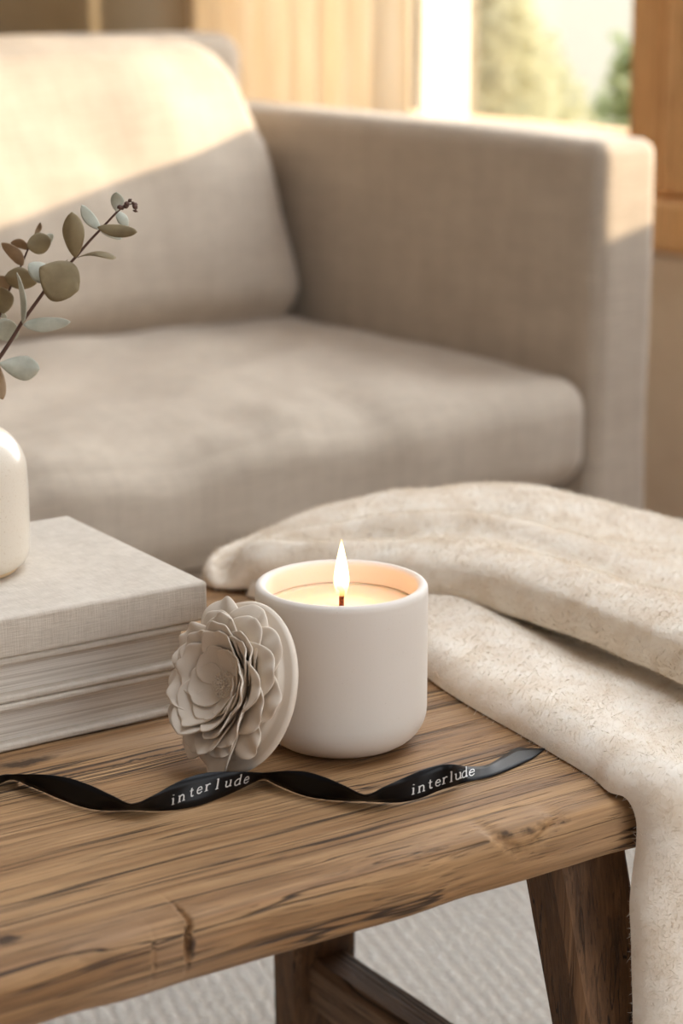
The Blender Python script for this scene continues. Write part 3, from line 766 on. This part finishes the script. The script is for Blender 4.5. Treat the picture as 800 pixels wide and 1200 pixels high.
# lettering built as serif strokes, laid on the ribbon face
GL = {  # strokes in units of x-height; (polyline, weight)
    'i': [([(0, 0), (0, 1)], .2), ([(-.22, 0), (.22, 0)], .09), ([(-.22, .96), (0, 1)], .1), ([(-.02, 1.42), (.02, 1.52)], .24)],
    'n': [([(-.35, 0), (-.35, 1)], .2), ([(-.58, 0), (-.12, 0)], .09), ([(-.56, .95), (-.35, 1)], .1), ([(-.35, .74), (-.1, .97), (.15, .98), (.33, .8), (.35, .5), (.35, 0)], .17), ([(.12, 0), (.58, 0)], .09)],
    't': [([(0, 1.38), (0, .3), (.08, .06), (.25, .02), (.38, .12)], .18), ([(-.28, .98), (.32, .98)], .11)],
    'e': [([(-.38, .56), (.38, .56), (.34, .82), (.14, 1), (-.12, .99), (-.34, .8), (-.4, .5), (-.34, .2), (-.1, .01), (.16, .02), (.4, .22)], .14)],
    'r': [([(-.2, 0), (-.2, 1)], .2), ([(-.44, 0), (.06, 0)], .09), ([(-.42, .95), (-.2, 1)], .1), ([(-.2, .7), (0, .95), (.2, 1), (.34, .9)], .16)],
    'l': [([(0, 0), (0, 1.62)], .2), ([(-.24, 0), (.24, 0)], .09), ([(-.22, 1.55), (0, 1.62)], .1)],
    'u': [([(-.35, 1), (-.35, .3), (-.25, .06), (0, .0), (.2, .1), (.35, .3)], .17), ([(.35, 1), (.35, .0), (.58, .04)], .18), ([(-.56, .98), (-.35, 1)], .1), ([(.14, .98), (.35, 1)], .1)],
    'd': [([(.34, 1.62), (.34, .0), (.56, .04)], .18), ([(.14, 1.56), (.34, 1.62)], .1), ([(.34, .78), (.12, 1), (-.14, .97), (-.36, .74), (-.4, .42), (-.3, .1), (-.04, -.01), (.2, .08), (.34, .28)], .15)],
}
xs = np.array([.5*(a[0]+a[2]) for a in RB])
def rib_at(px, py):
    s = float(np.interp(px, xs, np.arange(len(RB)))); i = min(int(s), len(RB)-2); u = s-i
    yu = RB[i][1]*(1-u)+RB[i+1][1]*u; yl = RB[i][3]*(1-u)+RB[i+1][3]*u
    v = max(.05, min(.97, (yl-py)/(yl-yu)))
    l_, u_ = spl(Lp, s), spl(Up, s)
    l2, u2 = spl(Lp, s+.05), spl(Up, s+.05)
    p = l_.lerp(u_, v); nn = (l2-l_).cross(u_-l_).normalized()
    if nn.dot(ray(px, py)) > 0: nn = -nn
    return p+nn*.0004
def word(cent, xh, slope):
    vs, fs = [], []
    for ch, (cx, cy) in zip('interlude', cent):
        for pl, wgt in GL[ch]:
            pts = []
            for k in range(len(pl)-1):
                a, b = Vector(pl[k]), Vector(pl[k+1]); m_ = max(1, int((b-a).length/.25))
                pts += [a.lerp(b, q/m_) for q in range(m_)]
            pts.append(Vector(pl[-1]))
            b0 = len(vs)
            for k, p in enumerate(pts):
                t = (pts[min(k+1, len(pts)-1)]-pts[max(k-1, 0)]).normalized(); nn = Vector((-t.y, t.x))*wgt/2
                for q in (p+nn, p-nn):
                    X = cx+q.x*xh*.98; Y = cy+.5*xh-q.y*xh+q.x*xh*slope
                    vs.append(rib_at(X, Y))
            for k in range(len(pts)-1): fs.append((b0+2*k, b0+2*k+1, b0+2*k+3, b0+2*k+2))
    me = bpy.data.meshes.new('lettering'); me.from_pydata([tuple(v) for v in vs], [], fs); me.materials.append(M_PRINT)
    o = bpy.data.objects.new('lettering', me); COL.objects.link(o); o.parent = ribbon; mod_solid(o, .0001)
word([(203, 938.5), (213, 935), (224, 930), (234, 926), (243, 922.5), (254, 920.5), (266, 918), (277, 916), (288, 913.5)], 7.3, -.36)
word([(484, 926.5), (493.5, 924), (503, 920.5), (512.5, 917.3), (520.5, 914.3), (528, 912), (536, 909.3), (543.5, 907.8), (552.5, 906)], 7.4, -.33)

# ------------------------------------------------------------------ throw
throw = empty('throw_blanket', 'cream fluffy wool throw folded over the right end of the table', 'blanket')
def smooth_grid(ctrl, su, sv):
    """catmull-rom refine of a control grid [rows][cols]"""
    def refine(rows, s):
        out = []
        for i in range(len(rows)-1):
            for k in range(s):
                u = k/s
                out.append([cr(rows[max(i-1, 0)][j], rows[i][j], rows[i+1][j], rows[min(i+2, len(rows)-1)][j], u) for j in range(len(rows[0]))])
        out.append(rows[-1]); return out
    a = refine(ctrl, su)
    b = list(map(list, zip(*a))); b = refine(b, sv)
    return list(map(list, zip(*b)))
allfuzz = []
def cloth(ctrl, su, sv, amp=.002, sm=4):
    g = smooth_grid(ctrl, su, sv); nr, nc = len(g), len(g[0])
    A = np.array([[tuple(p) for p in r_] for r_ in g])
    for _ in range(sm):
        B = A.copy(); B[:, 1:-1] = .25*A[:, :-2]+.5*A[:, 1:-1]+.25*A[:, 2:]; B[1:-1] = .25*B[:-2]+.5*B[1:-1]+.25*B[2:]; A = B
    du = np.gradient(A, axis=0); dv = np.gradient(A, axis=1); nn = np.cross(du, dv); nn /= (np.linalg.norm(nn, axis=2, keepdims=True)+1e-12)
    if nn[..., 2].mean() < 0: nn = -nn
    for i in range(nr):
        for j in range(nc):
            x, y, z_ = A[i, j]
            d = amp*(nz(x*16, y*16, z_*16)+.5*nz(x*40, y*40, z_*40))+amp*.12*nz(x*90, y*90, z_*90)
            A[i, j] += nn[i, j]*d
    allfuzz.append((A, nn))
    return A, nn
# lower layer: rows run from the far side of the table over the front edge and down
Brow = [tobench(P(430, 730, .45)), tobench(P(462, 757, .45)), tobench(P(500, 787, .45)), tobench(P(540, 816, .45)), tobench(P(580, 840, .45)), tobench(P(625, 865, .45)), tobench(P(668, 890, .45)), tobench(P(702, 911, .45))]
cols = [(-.004, -.5), (-.001, .55), (.008, 1.0), (.024, 1.12), (.05, 1.0), (.09, .85), (.14, .95), (.2, 1.1), (.28, .95), (.38, 1.0), (.47, 1.0)]
T0 = .015
ctrl = []
rows = [(bu, bn, .45, Vector((0, 0, 1)), 1.0) for (bu, bn) in [(Brow[0][0]-.03, NB-.05)]+Brow]
ue = tobench(P(733, 938, .45))[0]
rows += [(c0[0]-.003, NF+.010, .4505, Vector((0, -.3, .95)), 1.0), (c0[0]+.000, NF+.000, .450, Vector((0, -.75, .7)), 1.1), (c0[0]+.004, NF-.0035, .435, Vector((0, -1, .15)), 1.1)]
for zz, px_ in ((.40, 743), (.36, 744.5), (.32, 745.5), (.27, 747), (.21, 749), (.15, 750), (.10, 752)):
    # edge position on the plane n = NF-.004 by pixel column
    c, s = math.cos(-BA), math.sin(-BA); 
    t_ = None
    # solve for the point on that plane at this height whose column is px_
    lo, hi = .5, 1.0
    for _ in range(40):
        mid = (lo+hi)/2; p = bench(mid, NF-.004, zz); dep = p.y*CS-(p.z-ZC)*SN; col = 400+F*p.x/dep
        if col < px_: lo = mid
        else: hi = mid
    rows.append((mid, NF-.004-.02*(.45-zz), zz, Vector((0, -1, 0)), 1.0))
for ri_, (bu, bn, bz, O, k) in enumerate(rows):
    r_ = []
    for ci, (off, hh) in enumerate(cols):
        lift = T0*hh*k
        hang = max(0, ri_-10)/8
        if ci > 3: lift += .006*math.sin(ci*1.9+ri_*.35)+ .012*hang*math.sin(ci*2.1+.5)
        o_ = max(.0005 if ci < 2 else .006, lift) if hh > 0 else .0006
        uu = bu+off if ci < 8 else bu*(1-(ci-7)/3)+(off-.47+1.03)*((ci-7)/3)+ (0 if ci == 10 else off*(1-(ci-7)/3))
        if bz > .445 and bn > .9: 
            lim = NB-.05-max(0, uu-.7)*.45
            bn_ = min(bn, lim)
        else: bn_ = bn
        v_ = Vector((uu, bn_, bz))+O*o_
        r_.append(bench(v_.x, v_.y, v_.z))
    ctrl.append(r_)
A1 = cloth(ctrl, 10, 12, .0016)
# upper layer: stations from the left lump towards the right, each a folded cross section
ST = [  # px, fold-foot y, foot z, silhouette y, distance of the silhouette
    (239, 678, .452, 672, 1.350), (242, 684, .452, 660, 1.356), (250, 689, .452, 650, 1.364), (268, 691, .452, 639, 1.376), (295, 692, .453, 627, 1.390), (340, 694, .455, 610, 1.405), (390, 697, .458, 594, 1.42),
    (440, 700, .460, 583, 1.435), (500, 704, .464, 573, 1.45), (560, 714, .465, 566, 1.465), (620, 730, .466, 571, 1.46), (680, 752, .467, 584, 1.445), (740, 777, .467, 600, 1.43), (800, 804, .467, 613, 1.415), (870, 838, .467, 632, 1.40), (960, 880, .467, 660, 1.38), (1080, 930, .467, 700, 1.35)]
ctrl = []
for si, (px_, yf, z0, ys, Ds) in enumerate(ST):
    Fp = P(px_, yf, z0); Sp = PD(px_, ys, Ds)
    h = Vector((Sp.x-Fp.x, Sp.y-Fp.y, 0)); Lh = h.length; h.normalize()
    k = min(1, max(.12, Lh/.10)); hr = min(.026, .10*Lh+ .004) if si < 4 else .026
    top = z0+hr
    def q(f, z_): v_ = Fp+h*(Lh*f); v_.z = z_; return v_
    def qa(d, z_): v_ = Fp+h*d; v_.z = z_; return v_
    w1 = .003*math.sin(si*.9); w2 = .004*math.sin(si*.7+2)
    vals = [qa(min(.03, Lh*.4), z0+.0005), qa(.004*k, z0+.0008), qa(-.0015*k, z0+hr*.28), qa(.001*k, z0+hr*.66), qa(.010*k, z0+hr*.95), q(.20+.1*(1-k), top+.002)]
    if si < 3: mids = [q(.4, top*.6+Sp.z*.4), q(.55, top*.4+Sp.z*.6), q(.7, Sp.z*.9+top*.1), q(.85, Sp.z)]
    else: mids = [q(.36, top-.006*k+w1), q(.50, (top+Sp.z)/2+.004+w2*.6), q(.66, (top+Sp.z)/2-.006-w1*.5), q(.84, Sp.z-.001)]
    vals += mids+[Sp.copy()]
    b1_ = Sp+h*.016*k; b1_.z = Sp.z-.006*k-.002; b2_ = Sp+h*.026*k; b2_.z = Sp.z-.022*k-.002; b3_ = Sp+h*.03*k; b3_.z = max(.30, Sp.z-.07) if si > 3 else .4515
    b2_.z = max(b2_.z, .4515) if si <= 3 else b2_.z
    vals += [b1_, b2_, b3_]
    ctrl.append(vals)
# close the left end into a rounded nose
nose = sum((p for p in ctrl[0]), Vector())/len(ctrl[0])
ctrl.insert(0, [p.lerp(nose, .85) for p in ctrl[0]])
A2 = cloth(ctrl, 10, 12, .0026, 5)
vs, fs = [], []
for (A, nn) in (A1, A2):
    b0 = len(vs); vs += [tuple(p) for p in A.reshape(-1, 3)]
    fs += [tuple(b0+k for k in f) for f in grid_faces(A.shape[0], A.shape[1])]
me = bpy.data.meshes.new('wool_cloth'); me.from_pydata(vs, [], fs); me.polygons.foreach_set('use_smooth', [True]*len(fs)); me.materials.append(M_WOOL)
o = bpy.data.objects.new('wool_cloth', me); COL.objects.link(o); o.parent = throw
mod_solid(o, .0016, 0)
# fuzz: short fibres over the whole cloth
rs = np.random.RandomState(3)
FV = []
for (A, nn), cnt in ((A1, 260000), (A2, 300000)):
    nr, nc = A.shape[:2]
    p00, p10, p01 = A[:-1, :-1], A[1:, :-1], A[:-1, 1:]
    area = np.linalg.norm(np.cross(p10-p00, p01-p00), axis=2).ravel(); cdf = np.cumsum(area); cdf /= cdf[-1]
    k = np.searchsorted(cdf, rs.rand(cnt)); k = np.minimum(k, len(area)-1); i, j = k//(nc-1), k % (nc-1)
    u = rs.rand(cnt, 1); v = rs.rand(cnt, 1)
    base = A[i, j]*(1-u)*(1-v)+A[i+1, j]*u*(1-v)+A[i, j+1]*(1-u)*v+A[i+1, j+1]*u*v
    n_ = nn[i, j]
    tn = rs.randn(cnt, 3); tn -= (tn*n_).sum(1, keepdims=True)*n_; tn /= np.linalg.norm(tn, axis=1, keepdims=True)
    L = (.0013+.0020*rs.rand(cnt, 1)+.0028*rs.rand(cnt, 1)**7)
    d = n_*(.30+.55*rs.rand(cnt, 1))+tn*.75; side = np.cross(d, n_); side /= np.linalg.norm(side, axis=1, keepdims=True)
    w = .00011
    mid = base+d*L*.55+n_*L*.12
    tip = base+d*L
    base = base + n_*.0006
    FV.append(np.stack([base-side*w, base+side*w, mid+side*w*.8, tip, mid-side*w*.8], axis=1).reshape(-1, 3))
FV = np.concatenate(FV); nf = len(FV)//5
me = bpy.data.meshes.new('wool_fuzz'); me.vertices.add(len(FV)); me.vertices.foreach_set('co', FV.ravel().astype('f'))
me.loops.add(nf*5); me.loops.foreach_set('vertex_index', np.arange(nf*5, dtype='i')); me.polygons.add(nf)
me.polygons.foreach_set('loop_start', np.arange(0, nf*5, 5, dtype='i')); me.update(calc_edges=True); me.materials.append(M_FUZZ)
o = bpy.data.objects.new('wool_fuzz', me); COL.objects.link(o); o.parent = throw; o['kind'] = 'stuff'

# ------------------------------------------------------------------ light
SAZ, SEL = R(85), R(9.3)
sd = Vector((math.sin(SAZ)*math.cos(SEL), math.cos(SAZ)*math.cos(SEL), math.sin(SEL)))
sun = bpy.data.lights.new('sun', 'SUN'); sun.energy = 9.0; sun.color = (1, .80, .56); sun.angle = R(1.2)
so = bpy.data.objects.new('sun', sun); COL.objects.link(so); so.rotation_euler = sd.to_track_quat('Z', 'Y').to_euler()
w = bpy.data.worlds.new('world'); sc.world = w; w.use_nodes = True; nt = w.node_tree; nt.nodes.clear()
wo = nt.nodes.new('ShaderNodeOutputWorld'); bg = nt.nodes.new('ShaderNodeBackground'); nt.links.new(bg.outputs[0], wo.inputs[0])
tc = nt.nodes.new('ShaderNodeTexCoord')
def wdot(v):
    d = nt.nodes.new('ShaderNodeVectorMath'); d.operation = 'DOT_PRODUCT'; d.inputs[1].default_value = v
    nt.links.new(tc.outputs['Generated'], d.inputs[0]); return d.outputs['Value']
def wramp(s, stops):
    mr = nt.nodes.new('ShaderNodeMapRange'); mr.inputs['From Min'].default_value = -1; nt.links.new(s, mr.inputs['Value'])
    r = nt.nodes.new('ShaderNodeValToRGB'); cr_ = r.color_ramp
    while len(cr_.elements) < len(stops): cr_.elements.new(.5)
    for e, (p, c) in zip(cr_.elements, stops): e.position = (p+1)/2; e.color = (*c, 1)
    nt.links.new(mr.outputs[0], r.inputs[0]); return r.outputs[0]
elev = wramp(wdot((0, 0, 1)), [(-.1, (.92, .92, .90)), (.04, (.98, .97, .94)), (.3, (.97, .99, 1.)), (1, (.82, .90, 1.))])
side = wramp(wdot((.75, .47, .466)), [(-.6, (.036, .036, .038)), (0, (.055, .055, .057)), (.35, (.42, .42, .43)), (.75, (1, 1, 1))])
mx = nt.nodes.new('ShaderNodeMix'); mx.data_type = 'RGBA'; mx.blend_type = 'MULTIPLY'; mx.inputs[0].default_value = 1
nt.links.new(elev, mx.inputs[6]); nt.links.new(side, mx.inputs[7]); nt.links.new(mx.outputs[2], bg.inputs[0]); bg.inputs[1].default_value = 8.5
# ------------------------------------------------------------------ view
sc.view_settings.view_transform = 'Standard'; sc.view_settings.look = 'None'; sc.view_settings.gamma = 1; sc.view_settings.use_curve_mapping = False
sc.view_settings.exposure = -0.3
cy = sc.cycles; cy.use_denoising = True; cy.max_bounces = 8; cy.diffuse_bounces = 5; cy.glossy_bounces = 3; cy.transparent_max_bounces = 12; cy.sample_clamp_indirect = 6; cy.caustics_reflective = False; cy.caustics_refractive = False
try: cy.denoiser = 'OPENIMAGEDENOISE'
except Exception: pass
